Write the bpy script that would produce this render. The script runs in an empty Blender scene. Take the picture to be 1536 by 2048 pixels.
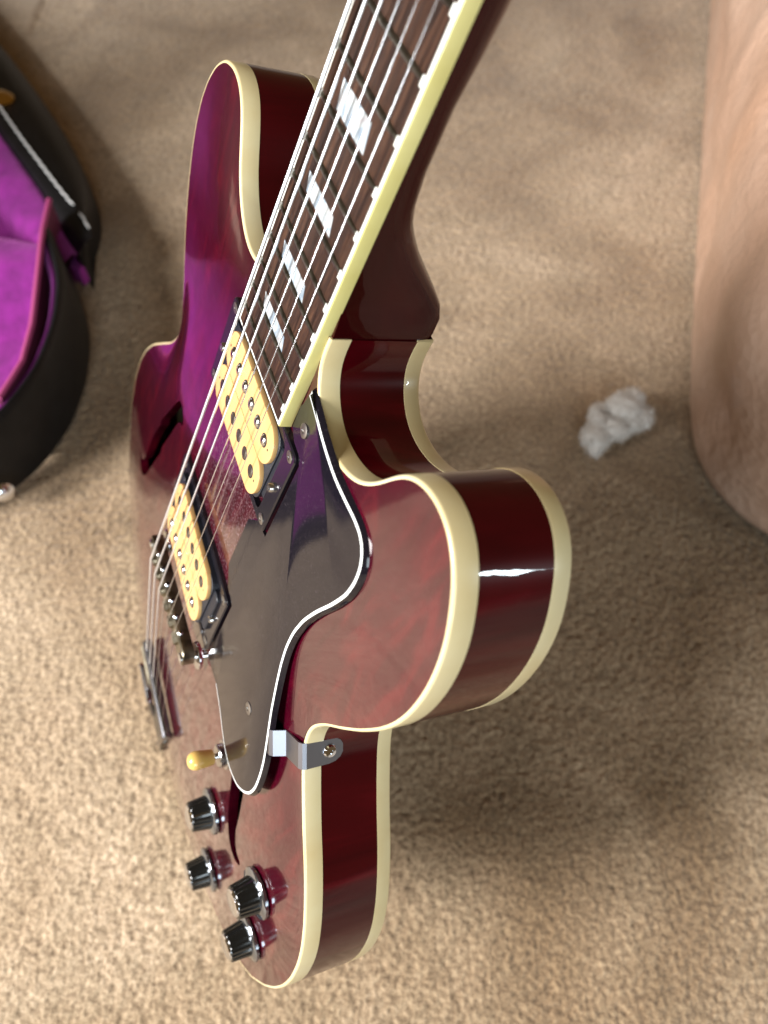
import bpy, math, random
import numpy as np
from mathutils import Vector, Matrix, geometry, noise
random.seed(3); rng = np.random.default_rng(5)
DBG = False
S = 0.001                                   # everything below is written in millimetres
sc = bpy.context.scene
C = bpy.context.collection

# ------------------------------------------------------------------ camera
# guitar body frame (mm): x to the treble side, y to the nut, z out of the top.  W turns it into the room frame.
W = np.array([[0.336228, 0.332532, -0.881121], [-0.941263, 0.149679, -0.302689], [0.031231, 0.931138, 0.363326]])
T = np.array([-99.154, 178.999, 191.449])
CAMB = np.array([214.273, 377.372, 111.652])
CX = np.array([0.336228, 0.332532, -0.881121])
CZ = None
cam_d = bpy.data.cameras.new('camera'); cam = bpy.data.objects.new('camera', cam_d); C.objects.link(cam)
cam_d.sensor_fit = 'VERTICAL'; cam_d.sensor_height = 36.0; cam_d.lens = 1580.37 / 2048 * 36.0
cam_d.clip_start = 0.01; cam_d.clip_end = 50
cam.location = (0, 0, 0.590093)
cam.rotation_euler = (math.radians(30), 0, 0)
cam_d.dof.use_dof = True; cam_d.dof.focus_distance = 0.305; cam_d.dof.aperture_fstop = 8.5
sc.camera = cam

# ------------------------------------------------------------------ light
w = bpy.data.worlds.new('World'); sc.world = w; w.use_nodes = True
bg = w.node_tree.nodes['Background']; bg.inputs[0].default_value = (0.86, 0.54, 0.25, 1); bg.inputs[1].default_value = 0.14
def area(name, loc, target, size, size_y, power, col):
    d = bpy.data.lights.new(name, 'AREA'); d.shape = 'RECTANGLE'; d.size = size; d.size_y = size_y; d.energy = power; d.color = col
    o = bpy.data.objects.new(name, d); C.objects.link(o); o.location = loc
    o.rotation_euler = (Vector(target) - Vector(loc)).to_track_quat('-Z', 'Y').to_euler()
    return o
area('window_light', (-2.0, -0.55, 1.35), (0, .3, .2), 0.7, 1.1, 148, (1.0, 0.985, 0.96))
area('back_window_light', (0.2, -2.3, 1.3), (0, .3, .2), 1.2, 1.0, 34, (0.80, 0.93, 1.0))
area('side_window_light', (2.4, -1.07, 0.84), (0.03, .1, .4), 0.10, 0.30, 10, (0.80, 0.95, 1.0))
sc.view_settings.view_transform = 'Standard'; sc.view_settings.look = 'None'; sc.view_settings.exposure = 0.0

# ------------------------------------------------------------------ materials
def mat(name, col=(.5, .5, .5), rough=.5, metal=0., coat=0., **k):
    m = bpy.data.materials.new(name); m.use_nodes = True
    b = m.node_tree.nodes['Principled BSDF']
    b.inputs['Base Color'].default_value = (*col, 1); b.inputs['Roughness'].default_value = rough; b.inputs['Metallic'].default_value = metal
    b.inputs['Coat Weight'].default_value = coat; b.inputs['Coat Roughness'].default_value = .03
    for kk, v in k.items(): b.inputs[kk].default_value = v
    return m
def nd(m, t, **k):
    n = m.node_tree.nodes.new(t)
    for kk, v in k.items():
        if kk in n.inputs: n.inputs[kk].default_value = v
        else: setattr(n, kk, v)
    return n
def lk(m, a, ao, b, bi): m.node_tree.links.new(a.outputs[ao], b.inputs[bi])
def coords(m, scale=(1, 1, 1), rot=(0, 0, 0)):
    t = nd(m, 'ShaderNodeTexCoord'); mp = nd(m, 'ShaderNodeMapping'); mp.inputs['Scale'].default_value = scale; mp.inputs['Rotation'].default_value = rot
    lk(m, t, 'Object', mp, 'Vector'); return mp
def ramp(m, stops):
    r = nd(m, 'ShaderNodeValToRGB'); e = r.color_ramp.elements
    while len(e) < len(stops): e.new(.5)
    for i, (p, c) in enumerate(stops): e[i].position = p; e[i].color = (*c, 1)
    return r
def noise_col(m, mp, scale, detail, stops, dist=0., rough=.55):
    n = nd(m, 'ShaderNodeTexNoise', Scale=scale, Detail=detail, Distortion=dist, Roughness=rough); lk(m, mp, 0, n, 'Vector')
    r = ramp(m, stops); lk(m, n, 'Fac', r, 'Fac'); lk(m, r, 'Color', m.node_tree.nodes['Principled BSDF'], 'Base Color'); return n, r
def bump(m, src, out, strength, dist, nrm=None):
    b = nd(m, 'ShaderNodeBump', Strength=strength, Distance=dist); lk(m, src, out, b, 'Height')
    if nrm: lk(m, nrm, 0, b, 'Normal')
    lk(m, b, 0, m.node_tree.nodes['Principled BSDF'], 'Normal'); return b

# wine-red lacquered maple: flame figure across the grain
M_top = mat('wine_lacquer_top', rough=.28, coat=1.0); mp = coords(M_top, (80, 22, 40), (0, 0, .25))
n, r = noise_col(M_top, mp, 1.0, 8, [(.28, (.034, .0002, .005)), (.5, (.050, .0004, .007)), (.74, (.105, .002, .010))], dist=1.2)
def add_dust(m, cx, cy, rx, ry, amt):
    nt = m.node_tree; b = nt.nodes['Principled BSDF']; old = b.inputs['Base Color'].links[0].from_socket
    t = nd(m, 'ShaderNodeTexCoord'); mp = nd(m, 'ShaderNodeMapping'); mp.inputs['Location'].default_value = (-cx / rx, -cy / ry, 0); mp.inputs['Scale'].default_value = (1 / rx, 1 / ry, 0); lk(m, t, 'Object', mp, 'Vector')
    ln = nd(m, 'ShaderNodeVectorMath', operation='LENGTH'); lk(m, mp, 0, ln, 0); rm = nd(m, 'ShaderNodeMapRange'); lk(m, ln, 'Value', rm, 'Value')
    for k_, v_ in (('From Min', .5), ('From Max', 1.0), ('To Min', amt), ('To Max', amt * .05)): rm.inputs[k_].default_value = v_
    n1 = nd(m, 'ShaderNodeTexNoise', Scale=900.0, Detail=4.0, Roughness=.8); lk(m, t, 'Object', n1, 'Vector'); r1 = ramp(m, [(.52, (0, 0, 0)), (.68, (1, 1, 1))]); lk(m, n1, 'Fac', r1, 'Fac')
    mu = nd(m, 'ShaderNodeMath', operation='MULTIPLY'); lk(m, rm, 'Result', mu, 0); lk(m, r1, 'Color', mu, 1)
    mx = nd(m, 'ShaderNodeMix', data_type='RGBA'); nt.links.new(mu.outputs[0], mx.inputs[0]); nt.links.new(old, mx.inputs[6]); mx.inputs[7].default_value = (.42, .30, .34, 1); nt.links.new(mx.outputs[2], b.inputs['Base Color'])
add_dust(M_top, .012, .285, .050, .050, .55)
M_side = mat('wine_lacquer_side', rough=.28, coat=1.0); mp = coords(M_side, (26, 26, 5))
n, r = noise_col(M_side, mp, 1.0, 5, [(.30, (.030, .0004, .002)), (.55, (.058, .0008, .003)), (.78, (.13, .003, .008))], dist=1.5)
M_neckw = mat('wine_lacquer_neck', rough=.26, coat=1.0); mp = coords(M_neckw, (30, 5, 30))
n, r = noise_col(M_neckw, mp, 1.0, 4, [(.3, (.020, .0008, .0015)), (.7, (.042, .002, .003))], dist=.6)
M_side.node_tree.nodes['Principled BSDF'].inputs['Coat Weight'].default_value = .6; M_neckw.node_tree.nodes['Principled BSDF'].inputs['Coat Weight'].default_value = .45
for m_ in (M_top, M_side, M_neckw): m_.node_tree.nodes['Principled BSDF'].inputs['Specular IOR Level'].default_value = 0.05
b_ = M_top.node_tree.nodes['Principled BSDF']; b_.inputs['Specular IOR Level'].default_value = .5; b_.inputs['Roughness'].default_value = .17
M_back = mat('wine_lacquer_back', (.05, .001, .006), .28, coat=1.0)
M_inside = mat('bare_wood_inside', (.10, .055, .03), .8)
M_bind = mat('aged_cream_binding', rough=.33, coat=.35); mp = coords(M_bind, (9, 9, 9))
M_bind.node_tree.nodes['Principled BSDF'].inputs['Subsurface Weight'].default_value = 0.0
n, r = noise_col(M_bind, mp, 2.0, 6, [(.32, (.68, .53, .26)), (.55, (.74, .64, .37)), (.75, (.77, .70, .47))])
M_fbind = mat('pale_yellow_fretboard_binding', rough=.3, coat=.3); mp = coords(M_fbind, (9, 20, 9))
n, r = noise_col(M_fbind, mp, 3.0, 5, [(.3, (.66, .60, .22)), (.7, (.74, .69, .30))])
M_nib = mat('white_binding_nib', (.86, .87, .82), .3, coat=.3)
M_rose = mat('rosewood', rough=.5); M_rose.node_tree.nodes['Principled BSDF'].inputs['Specular IOR Level'].default_value = .22; mp = coords(M_rose, (420, 22, 420))
n, r = noise_col(M_rose, mp, 1.0, 8, [(.30, (.010, .005, .0035)), (.48, (.030, .013, .008)), (.60, (.060, .027, .015)), (.76, (.11, .054, .029))], dist=.8, rough=.7)
bump(M_rose, n, 'Fac', .35, .0004)
M_fret = mat('tarnished_nickel_fret', rough=.34, metal=1.0); mp = coords(M_fret, (300, 60, 300))
n, r = noise_col(M_fret, mp, 1.0, 5, [(.3, (.10, .09, .07)), (.6, (.20, .185, .145)), (.8, (.34, .31, .25))])
M_pearl = mat('pearl_inlay', rough=.16, coat=.5); mp = coords(M_pearl, (110, 45, 110), (0, 0, .5))
n, r = noise_col(M_pearl, mp, 1.0, 4, [(.30, (.17, .235, .31)), (.46, (.27, .33, .39)), (.56, (.45, .49, .51)), (.70, (.33, .31, .32))], dist=2.5)
M_black = mat('gloss_black_plastic', (.006, .006, .008), .12, coat=.6)
M_guard = mat('gloss_black_pickguard', rough=.07, coat=1.0); mp = coords(M_guard, (900, 900, 900))
n, r = noise_col(M_guard, mp, 1.0, 3, [(.62, (.007, .006, .010)), (.80, (.030, .026, .034))])
M_guard.node_tree.nodes['Principled BSDF'].inputs['Specular IOR Level'].default_value = 0.0; add_dust(M_guard, .06, .30, .06, .09, .035); M_guard.node_tree.nodes['Principled BSDF'].inputs['Coat Roughness'].default_value = .11
for m_, sc_, st_ in ((M_side, 70., .05), (M_top, 55., .025), (M_neckw, 60., .04)):
    tc = nd(m_, 'ShaderNodeTexCoord'); nz = nd(m_, 'ShaderNodeTexNoise', Scale=sc_, Detail=2.0); lk(m_, tc, 'Object', nz, 'Vector'); bb = nd(m_, 'ShaderNodeBump', Strength=st_, Distance=.002); lk(m_, nz, 'Fac', bb, 'Height'); lk(m_, bb, 0, m_.node_tree.nodes['Principled BSDF'], 'Coat Normal')
M_ring = mat('black_ring_plastic', (.010, .009, .013), .20, coat=.3)
M_tape = mat('black_fabric_tape', (.010, .012, .020), .42); mp = coords(M_tape, (1400, 1400, 3200))
n = nd(M_tape, 'ShaderNodeTexNoise', Scale=1.0, Detail=3.0); lk(M_tape, mp, 0, n, 'Vector'); bump(M_tape, n, 'Fac', .6, .0004)
M_white = mat('white_pinstripe', (.80, .83, .82), .25, coat=.3)
M_bob = mat('cream_bobbin', rough=.30, coat=.25); mp = coords(M_bob, (12, 60, 12))
n, r = noise_col(M_bob, mp, 1.5, 4, [(.3, (.67, .395, .15)), (.7, (.71, .45, .185))])
M_steel = mat('nickel_steel', (.60, .60, .60), .22, 1.0)
M_screw = mat('dull_screw', (.30, .28, .26), .38, 1.0)
M_tail = mat('worn_nickel_tailpiece', (.20, .19, .17), .30, 1.0)
M_chrome = mat('chrome', (.78, .80, .84), .07, 1.0)
M_slug = mat('dull_steel_slug', (.22, .20, .17), .38, 1.0)
M_brass = mat('tarnished_bridge_metal', rough=.30, metal=1.0); mp = coords(M_brass, (120, 120, 120))
n, r = noise_col(M_brass, mp, 1.0, 4, [(.35, (.16, .14, .10)), (.6, (.42, .38, .29)), (.8, (.62, .60, .52))])
M_str_w = mat('wound_string', (.93, .94, .97), .46, 1.0); mp = coords(M_str_w)
M_str_p = mat('plain_string', (.82, .84, .88), .25, 1.0)
M_tip = mat('amber_switch_tip', (.78, .50, .14), .22, coat=.6)
M_knob = mat('black_knob', (.007, .008, .008), .22, coat=.3)
M_bone = mat('bone_nut', (.75, .70, .58), .4)
M_dark = mat('hole_dark', (.02, .01, .008), .7)

# ------------------------------------------------------------------ mesh helper
class MB:
    def __init__(s): s.v = []; s.f = []; s.m = []
    def add(s, vs, fs, mi=0):
        o = len(s.v); s.v += [tuple(map(float, p)) for p in vs]; s.f += [tuple(i + o for i in q) for q in fs]; s.m += [mi] * len(fs)
    def box(s, x0, x1, y0, y1, z0, z1, b=0.):
        if b <= 0:
            vs = [(x, y, z) for z in (z0, z1) for y in (y0, y1) for x in (x0, x1)]
            s.add(vs, [(0, 2, 3, 1), (4, 5, 7, 6), (0, 1, 5, 4), (2, 6, 7, 3), (0, 4, 6, 2), (1, 3, 7, 5)])
        else:
            pts = rrect(x0, x1, y0, y1, b, 3); s.prism(pts, [(z0, 0), (z1 - b * .5, 0), (z1 - b * .15, b * .15), (z1, b * .5)])
    def prism(s, pts, levels, cap0=True, cap1=True):
        """pts: outline (x,y); levels: (z, inset)."""
        P = np.array(pts, float); N = normals(P); n = len(P); rings = []
        for z, ins in levels:
            Q = P - N * ins; zz = z(Q) if callable(z) else np.full(n, z)
            rings.append(np.column_stack([Q, zz]))
        vs = np.vstack(rings); fs = []
        for k in range(len(levels) - 1):
            for i in range(n):
                j = (i + 1) % n; fs.append((k * n + i, k * n + j, (k + 1) * n + j, (k + 1) * n + i))
        if cap0: fs.append(tuple(range(n - 1, -1, -1)))
        if cap1: fs.append(tuple(range((len(levels) - 1) * n, len(levels) * n)))
        s.add(vs, fs)
    def lathe(s, c, axis, prof, seg=24, flute=None):
        """prof: (r, h) along axis from c"""
        a = Vector(axis).normalized(); u = a.orthogonal().normalized(); v = a.cross(u); c = Vector(c); vs = []; fs = []
        for r, h in prof:
            for i in range(seg):
                t = 2 * math.pi * i / seg; rr = r
                if flute: rr = r * (1 + flute * (1 if i % 2 else -1))
                vs.append(tuple(c + a * h + u * rr * math.cos(t) + v * rr * math.sin(t)))
        for k in range(len(prof) - 1):
            for i in range(seg):
                j = (i + 1) % seg; fs.append((k * seg + i, k * seg + j, (k + 1) * seg + j, (k + 1) * seg + i))
        fs.append(tuple(range(seg - 1, -1, -1))); fs.append(tuple(range((len(prof) - 1) * seg, len(prof) * seg)))
        s.add(vs, fs)
    def tube(s, pts, r, seg=8):
        P = [Vector(p) for p in pts]; vs = []; fs = []; up = Vector((0.3, 0.1, 1))
        for i, p in enumerate(P):
            d = (P[min(i + 1, len(P) - 1)] - P[max(i - 1, 0)]).normalized(); u = d.cross(up).normalized(); v = u.cross(d)
            rr = r[i] if isinstance(r, (list, tuple)) else r
            for k in range(seg):
                t = 2 * math.pi * k / seg; vs.append(tuple(p + u * rr * math.cos(t) + v * rr * math.sin(t)))
        for i in range(len(P) - 1):
            for k in range(seg):
                j = (k + 1) % seg; fs.append((i * seg + k, i * seg + j, (i + 1) * seg + j, (i + 1) * seg + k))
        fs.append(tuple(range(seg - 1, -1, -1))); fs.append(tuple(range((len(P) - 1) * seg, len(P) * seg)))
        s.add(vs, fs)
    def mesh(s, name, mats, smooth=True, angle=35, nrm=None, org=(0, 0, 0)):
        me = bpy.data.meshes.new(name)
        V = (np.array(s.v) - np.array(org)) * S
        me.from_pydata(V.tolist(), [], s.f)
        for m in (mats if isinstance(mats, (list, tuple)) else [mats]): me.materials.append(m)
        if len(me.materials) > 1: me.polygons.foreach_set('material_index', s.m)
        if smooth:
            me.polygons.foreach_set('use_smooth', [True] * len(me.polygons))
            if nrm is None and angle < 180: me.set_sharp_from_angle(angle=math.radians(angle))
        me.update(); me.validate()
        if nrm is not None: me.normals_split_custom_set_from_vertices(nrm)
        return me
def rrect(x0, x1, y0, y1, r, n=5):
    o = []
    for cx, cy, a0 in ((x1 - r, y1 - r, 0), (x0 + r, y1 - r, 90), (x0 + r, y0 + r, 180), (x1 - r, y0 + r, 270)):
        for i in range(n + 1):
            a = math.radians(a0 + 90 * i / n); o.append((cx + r * math.cos(a), cy + r * math.sin(a)))
    return o
def normals(P, closed=True):
    """outward normals of a counter-clockwise outline"""
    d = np.roll(P, -1, 0) - np.roll(P, 1, 0)
    if not closed: d[0] = P[1] - P[0]; d[-1] = P[-1] - P[-2]
    n = np.column_stack([d[:, 1], -d[:, 0]]); n /= np.linalg.norm(n, axis=1)[:, None] + 1e-12
    if closed:
        a = (P[:, 0] * np.roll(P[:, 1], -1) - np.roll(P[:, 0], -1) * P[:, 1]).sum()
        if a < 0: n = -n
    return n
def resample(P, step, closed=False):
    P = np.array(P, float)
    if closed: P = np.vstack([P, P[:1]])
    L = np.r_[0, np.cumsum(np.linalg.norm(np.diff(P, axis=0), axis=1))]; n = max(2, int(L[-1] / step)); t = np.linspace(0, L[-1], n + 1)
    Q = np.column_stack([np.interp(t, L, P[:, k]) for k in range(P.shape[1])])
    return Q[:-1] if closed else Q
def smooth(P, sig, closed=False):
    r = int(3 * sig) + 1; k = np.exp(-np.arange(-r, r + 1) ** 2 / (2. * sig * sig)); k /= k.sum(); Q = P.copy()
    for c in range(P.shape[1]):
        if closed: a = np.r_[P[-r:, c], P[:, c], P[:r, c]]
        else: a = np.r_[2 * P[0, c] - P[r:0:-1, c], P[:, c], 2 * P[-1, c] - P[-2:-r - 2:-1, c]]
        Q[:, c] = np.convolve(a, k, 'valid')
    return Q
def link(name, me, parent=None):
    o = bpy.data.objects.new(name, me); C.objects.link(o)
    if parent: o.parent = parent
    return o
def thing(name, label, cat, M=None, group=None):
    o = bpy.data.objects.new(name, None); C.objects.link(o); o.empty_display_size = .02
    if M is not None: o.matrix_world = M
    o['label'] = label; o['category'] = cat
    if group: o['group'] = group
    return o

# ------------------------------------------------------------------ the guitar
ORG = np.array([0., -190., -45.])           # base of the guitar in its own frame
Mg = Matrix([[*W[i], 0] for i in range(3)] + [[0, 0, 0, 1]]); Mg.translation = Vector((W @ ORG + T) * S)
guitar = thing('electric_guitar', 'wine red semi hollow electric guitar with cream binding leaning above the beige carpet', 'guitar', Mg)
def part(name, mb, mats, parent=None, smooth=True, angle=35, nrm=None):
    me = mb.mesh(name, mats, smooth, angle, nrm, ORG)
    o = link(name, me, parent or guitar)
    if parent is not None and parent is not guitar: pass
    return o
TH = math.radians(4.1); cT, sT = math.cos(TH), math.sin(TH)
def N2B(p):                                  # fretboard frame -> body frame
    x, y, z = p; z += 20
    return (x, cT * y + sT * z, -sT * y + cT * z)

TR = [(30,213),(29.3,207),(30,200),(34,193.3),(40,188.5),(46,186),(52,185),(61,186),(70,189),(78,194),(84,200.5),(88.5,207.5),(92.3,214.5),(97,221),(102.5,225),(109,227.4),(115,227.8),(121,226.6),(126,224),(130.5,220.2),(134.2,215.8),(137.5,211),(141,205),(143.8,197.5),(145.8,189),(146.8,180),(146.8,170),(145.5,160),(142.5,149),(137,135),(130,120.5),(123,107.5),(118.6,96),(117.8,88),(119.8,80),(124,72.8),(130,66),(138,57.5),(147,48.5),(157,39.5),(166.5,29.5),(175.5,18.5),(183,6),(187.5,-6),(190.5,-21),(191.3,-36),(190,-52),(186.3,-70),(179,-92),(168,-111),(154,-128),(137,-143),(117,-157),(94,-169),(68,-179),(36,-187),(0,-190)]
BA = [(-30,213),(-30,206),(-31,198),(-35,190.5),(-42,186),(-51,184.3),(-60,185),(-69,188.5),(-77,194),(-84,201.5),(-89.2,210),(-93.5,217),(-98.5,223),(-105,226.5),(-114,227.5),(-126,224.5),(-136.5,217),(-144.5,206.5),(-149.5,195),(-151.3,183),(-151,170.5),(-149,159),(-145.8,147),(-141.5,135),(-135.5,122.5),(-128,109),(-121,96),(-118,88),(-118.5,81),(-122,72.5),(-130,62),(-147,46),(-164,29.5),(-177,13),(-187,-6),(-192,-26),(-193,-48),(-189.5,-71),(-181,-94),(-169,-115),(-154,-133),(-137,-147),(-117,-160),(-95,-171),(-72,-179),(-38,-187),(0,-190)]
line = np.array(TR + BA[::-1][1:], float)
OUTL = smooth(resample(smooth(resample(line, 1.2), 2.2), 1.2), 2.0)       # open curve: treble joint .. tail .. bass joint (clockwise)
OUTL = resample(OUTL, 2.2)
NO = normals(np.array(OUTL), closed=False); NO = -NO                      # outward
if (NO[len(NO) // 2] @ np.array([0, -1])) < 0: NO = -NO
# height of the arched top: a smooth membrane over the outline
def inside(P, poly):
    x, y = P[:, 0], P[:, 1]; r = np.zeros(len(P), bool); a = poly; b = np.roll(poly, -1, 0)
    for (x0, y0), (x1, y1) in zip(a, b):
        c = ((y0 > y) != (y1 > y)); c &= x < (x1 - x0) * (y - y0) / ((y1 - y0) if y1 != y0 else 1e-9) + x0; r ^= c
    return r
G = 2.0; gx = np.arange(-200, 200 + G, G); gy = np.arange(-196, 236 + G, G); XX, YY = np.meshgrid(gx, gy)
INS = inside(np.column_stack([XX.ravel(), YY.ravel()]), OUTL).reshape(XX.shape)
phi = np.zeros(XX.shape); chk = (np.indices(XX.shape).sum(0) % 2).astype(bool); wr = 1.93
for it in range(420):
    for c in (chk, ~chk):
        nb = np.zeros_like(phi); nb[1:-1, 1:-1] = (phi[2:, 1:-1] + phi[:-2, 1:-1] + phi[1:-1, 2:] + phi[1:-1, :-2] + G * G) / 4
        k = INS & c; phi[k] += wr * (nb[k] - phi[k])
phi /= phi.max()
def samp(A, P):
    fx = np.clip((P[:, 0] - gx[0]) / G, 0, len(gx) - 1.001); fy = np.clip((P[:, 1] - gy[0]) / G, 0, len(gy) - 1.001)
    i = fx.astype(int); j = fy.astype(int); u = fx - i; v = fy - j
    return (A[j, i] * (1 - u) * (1 - v) + A[j, i + 1] * u * (1 - v) + A[j + 1, i] * (1 - u) * v + A[j + 1, i + 1] * u * v)
def gsm(a, s):
    r = int(3 * s) + 1; k = np.exp(-np.arange(-r, r + 1) ** 2 / (2. * s * s)); k /= k.sum()
    a = np.apply_along_axis(lambda v: np.convolve(v, k, 'same'), 0, a); return np.apply_along_axis(lambda v: np.convolve(v, k, 'same'), 1, a)
HT = 8.6 * (1 - np.exp(-(phi / .46) ** 1.5)) / (1 - math.exp(-(1 / .46) ** 1.5)); HT = gsm(HT, 1.6)
tt = np.clip((YY - 60) / 110, 0, 1); HT *= 1 - .5 * tt * tt * (3 - 2 * tt)
if DBG:
    for q in ((45,168),(45,130),(45,66),(45,20),(0,0),(100,-60),(119,-108),(152,-22),(164,-62),(88,-8),(100,110),(95,185),(100,80),(110,65),(60,188),(0,190),(0,145),(100,30)): print('HT', q, round(float(samp(HT, np.array([q], float))[0]), 1), 'pg', round(2 + (193 - q[1]) * .058, 1))
GY, GX = np.gradient(HT, G)
def ztop(x, y): return float(samp(HT, np.array([[x, y]], float))[0])
def ntop(x, y):
    p = np.array([[x, y]], float); return Vector((-samp(GX, p)[0], -samp(GY, p)[0], 1)).normalized()
def fhole(sgn):
    P = [(-64,64),(-67,69),(-73,71.5),(-79,69),(-84,62),(-89,53),(-96,40),(-101.5,30),(-104,27),(-101.8,25.5),(-107.5,14),(-113,0),(-117.5,-14),(-121,-28),(-125,-35),(-130,-38.5),(-134,-36.5),(-135.5,-40),(-132,-44.5),(-126,-46.5),(-119.5,-44),(-113.5,-37),(-108.5,-28),(-102.5,-14),(-96.5,0),(-92,10),(-90,13),(-91.5,15.5),(-86,28),(-80,42),(-75,54),(-71.5,60.5),(-68.5,62.5)]
    P = np.array(P, float) * [-sgn, 1]; return smooth(resample(P, 2.0, True), .9, True)
FH = [fhole(-1), fhole(1)]
FH[0] = fhole(1) * [1, 1]; FH[1] = fhole(1) * [-1, 1]
# --- top plate
ins_line = OUTL - NO * 0.0
g = 4.0; ax = np.arange(-196, 197, g); ay = np.arange(-190, 214, g); AX, AY = np.meshgrid(ax, ay); AX = AX + (np.arange(len(ay)) % 2)[:, None] * g / 2
Q = np.column_stack([AX.ravel(), AY.ravel()]); Q = Q[inside(Q, OUTL - NO * 2.0)]
for F in FH:
    Q = Q[~inside(Q, F + normals(F) * 1.6)]
pts = [Vector(p) for p in ins_line]; edges = [(i, i + 1) for i in range(len(pts) - 1)] + [(len(pts) - 1, 0)]
for F in FH:
    o = len(pts); pts += [Vector(p) for p in F]; edges += [(o + i, o + (i + 1) % len(F)) for i in range(len(F))]
pts += [Vector(p) for p in Q]
rv, re_, rf, *_ = geometry.delaunay_2d_cdt(pts, edges, [], 0, 1e-5)
RV = np.array([tuple(v) for v in rv]); RF = np.array([tuple(f) for f in rf]); cen = RV[RF].mean(1)
keep = inside(cen, OUTL)
for F in FH: keep &= ~inside(cen, F)
RF = RF[keep]; a = RV[RF]; area2 = (a[:, 1, 0] - a[:, 0, 0]) * (a[:, 2, 1] - a[:, 0, 1]) - (a[:, 2, 0] - a[:, 0, 0]) * (a[:, 1, 1] - a[:, 0, 1])
RF[area2 < 0] = RF[area2 < 0][:, ::-1]
zt = samp(HT, RV); nn = np.column_stack([-samp(GX, RV), -samp(GY, RV), np.ones(len(RV))]); nn /= np.linalg.norm(nn, axis=1)[:, None]
mb = MB(); mb.add(np.column_stack([RV, zt]), [tuple(map(int, f)) for f in RF])
top = part('body_top', mb, M_top, nrm=nn.tolist())
for F in FH:
    mb = MB(); n = len(F); z = samp(HT, F); vs = np.vstack([np.column_stack([F, z]), np.column_stack([F, z - 5])])
    mb.add(vs, [(i, (i + 1) % n, n + (i + 1) % n, n + i) for i in range(n)]); part('f_hole_edge', mb, M_top, top)
# --- back plate
mb = MB(); mb.add(np.column_stack([RV, -40.6 - .6 * zt]), [tuple(map(int, f[::-1])) for f in RF]); part('body_back', mb, M_back)
def sweep(prof, name, mats, closed=False, parent=None, zf=None):
    """prof: (offset outwards, z) swept round the open body outline"""
    n = len(OUTL); vs = []; fs = []; m = len(prof)
    for d, z in prof: vs.append(np.column_stack([OUTL + NO * d, np.full(n, z)]))
    vs = np.vstack(vs)
    rng_ = range(m) if closed else range(m - 1)
    for k in rng_:
        k2 = (k + 1) % m
        for i in range(n - 1): fs.append((k * n + i, k * n + i + 1, k2 * n + i + 1, k2 * n + i))
    if closed: fs.append(tuple(k * n for k in range(m))); fs.append(tuple(k * n + n - 1 for k in range(m)[::-1]))
    mb = MB(); mb.add(vs, fs); return part(name, mb, mats, parent, angle=50)
sweep([(1.25, -7.9), (1.25, -34.0)], 'body_side', M_side)
sweep([(0.0, .03), (.45, .05), (.85, -.12), (1.15, -.42), (1.32, -.95), (1.34, -7.95), (0.2, -7.95), (0, -1)], 'top_binding', M_bind, True)
sweep([(.2, -33.9), (1.34, -33.9), (1.34, -39.6), (1.15, -40.2), (.85, -40.5), (.4, -40.75), (0.0, -40.75)], 'back_binding', M_bind, True)
# closing board where the neck enters
mb = MB(); mb.box(-28.5, 28.5, 203, 210.5, -38.5, -.4); part('neck_block', mb, M_side)

# --- neck: lofted sections (body frame y; half width, depth below fretboard underside, superellipse exponent)
L = 628.65
def wid(y): return 43 + 14 * (L - y) / (L - 176.4)
sec = [(206, 29.6, 39.4, 18), (212, 31.0, 39.6, 18), (217, 30.4, 41.0, 14), (222, 29.4, 42.0, 11), (226, 28.4, 40.8, 9), (230, 28.1, 37.4, 7.2), (235, 27.8, 32.6, 5.6), (241, 27.3, 27.0, 4.3), (247, 27.0, 22.8, 3.4), (252, 26.9, 20.4, 2.8), (258, 26.7, 19.0, 2.5), (270, 26.4, 17.6, 2.3), (290, 26.0, 17.4, 2.2), (305, 25.9, 18.8, 2.25), (330, 25.6, 19.8, 2.3), (420, 24.2, 18.5, 2.2), (520, 22.8, 15.4, 2.2), (615, 21.6, 15.0, 2.2), (632, 21.4, 15.0, 2.2)]
mb = MB(); rings = []
for y, hw, dep, ex in sec:
    yb = y; r_ = []
    ztopN = -5.6
    hw = min(hw, wid(y) / 2 + 1.6) if y > 240 else hw
    for i in range(33):
        t = math.pi * i / 32; cx_, sx_ = math.cos(t), math.sin(t)
        x = hw * (abs(cx_) ** (2 / ex)) * (1 if cx_ >= 0 else -1); z = ztopN - dep * (abs(sx_) ** (2 / ex))
        r_.append(N2B((x, y, z)))
    rings.append(r_)
n = 33; vs = [p for r_ in rings for p in r_]; fs = []
for k in range(len(rings) - 1):
    for i in range(n - 1): fs.append((k * n + i, k * n + i + 1, (k + 1) * n + i + 1, (k + 1) * n + i))
    fs.append((k * n + n - 1, k * n, (k + 1) * n, (k + 1) * n + n - 1))
fs.append(tuple(range(n))[::-1]); fs.append(tuple(range((len(rings) - 1) * n, len(rings) * n)))
mb.add(vs, fs); neck = part('neck', mb, M_neckw, angle=60)
# headstock (out of the frame)
mb = MB(); hp = [(-21, 632), (-36, 680), (-38, 780), (-14, 812), (14, 812), (38, 780), (36, 680), (21, 632)]
mb.add([N2B((x, y, -5.5 - (y - 632) * .25)) for x, y in hp] + [N2B((x, y, -20 - (y - 632) * .25)) for x, y in hp], [tuple(range(8))[::-1], tuple(range(8, 16))] + [(i, (i + 1) % 8, 8 + (i + 1) % 8, 8 + i) for i in range(8)])
part('headstock', mb, M_black, smooth=False)

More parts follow.
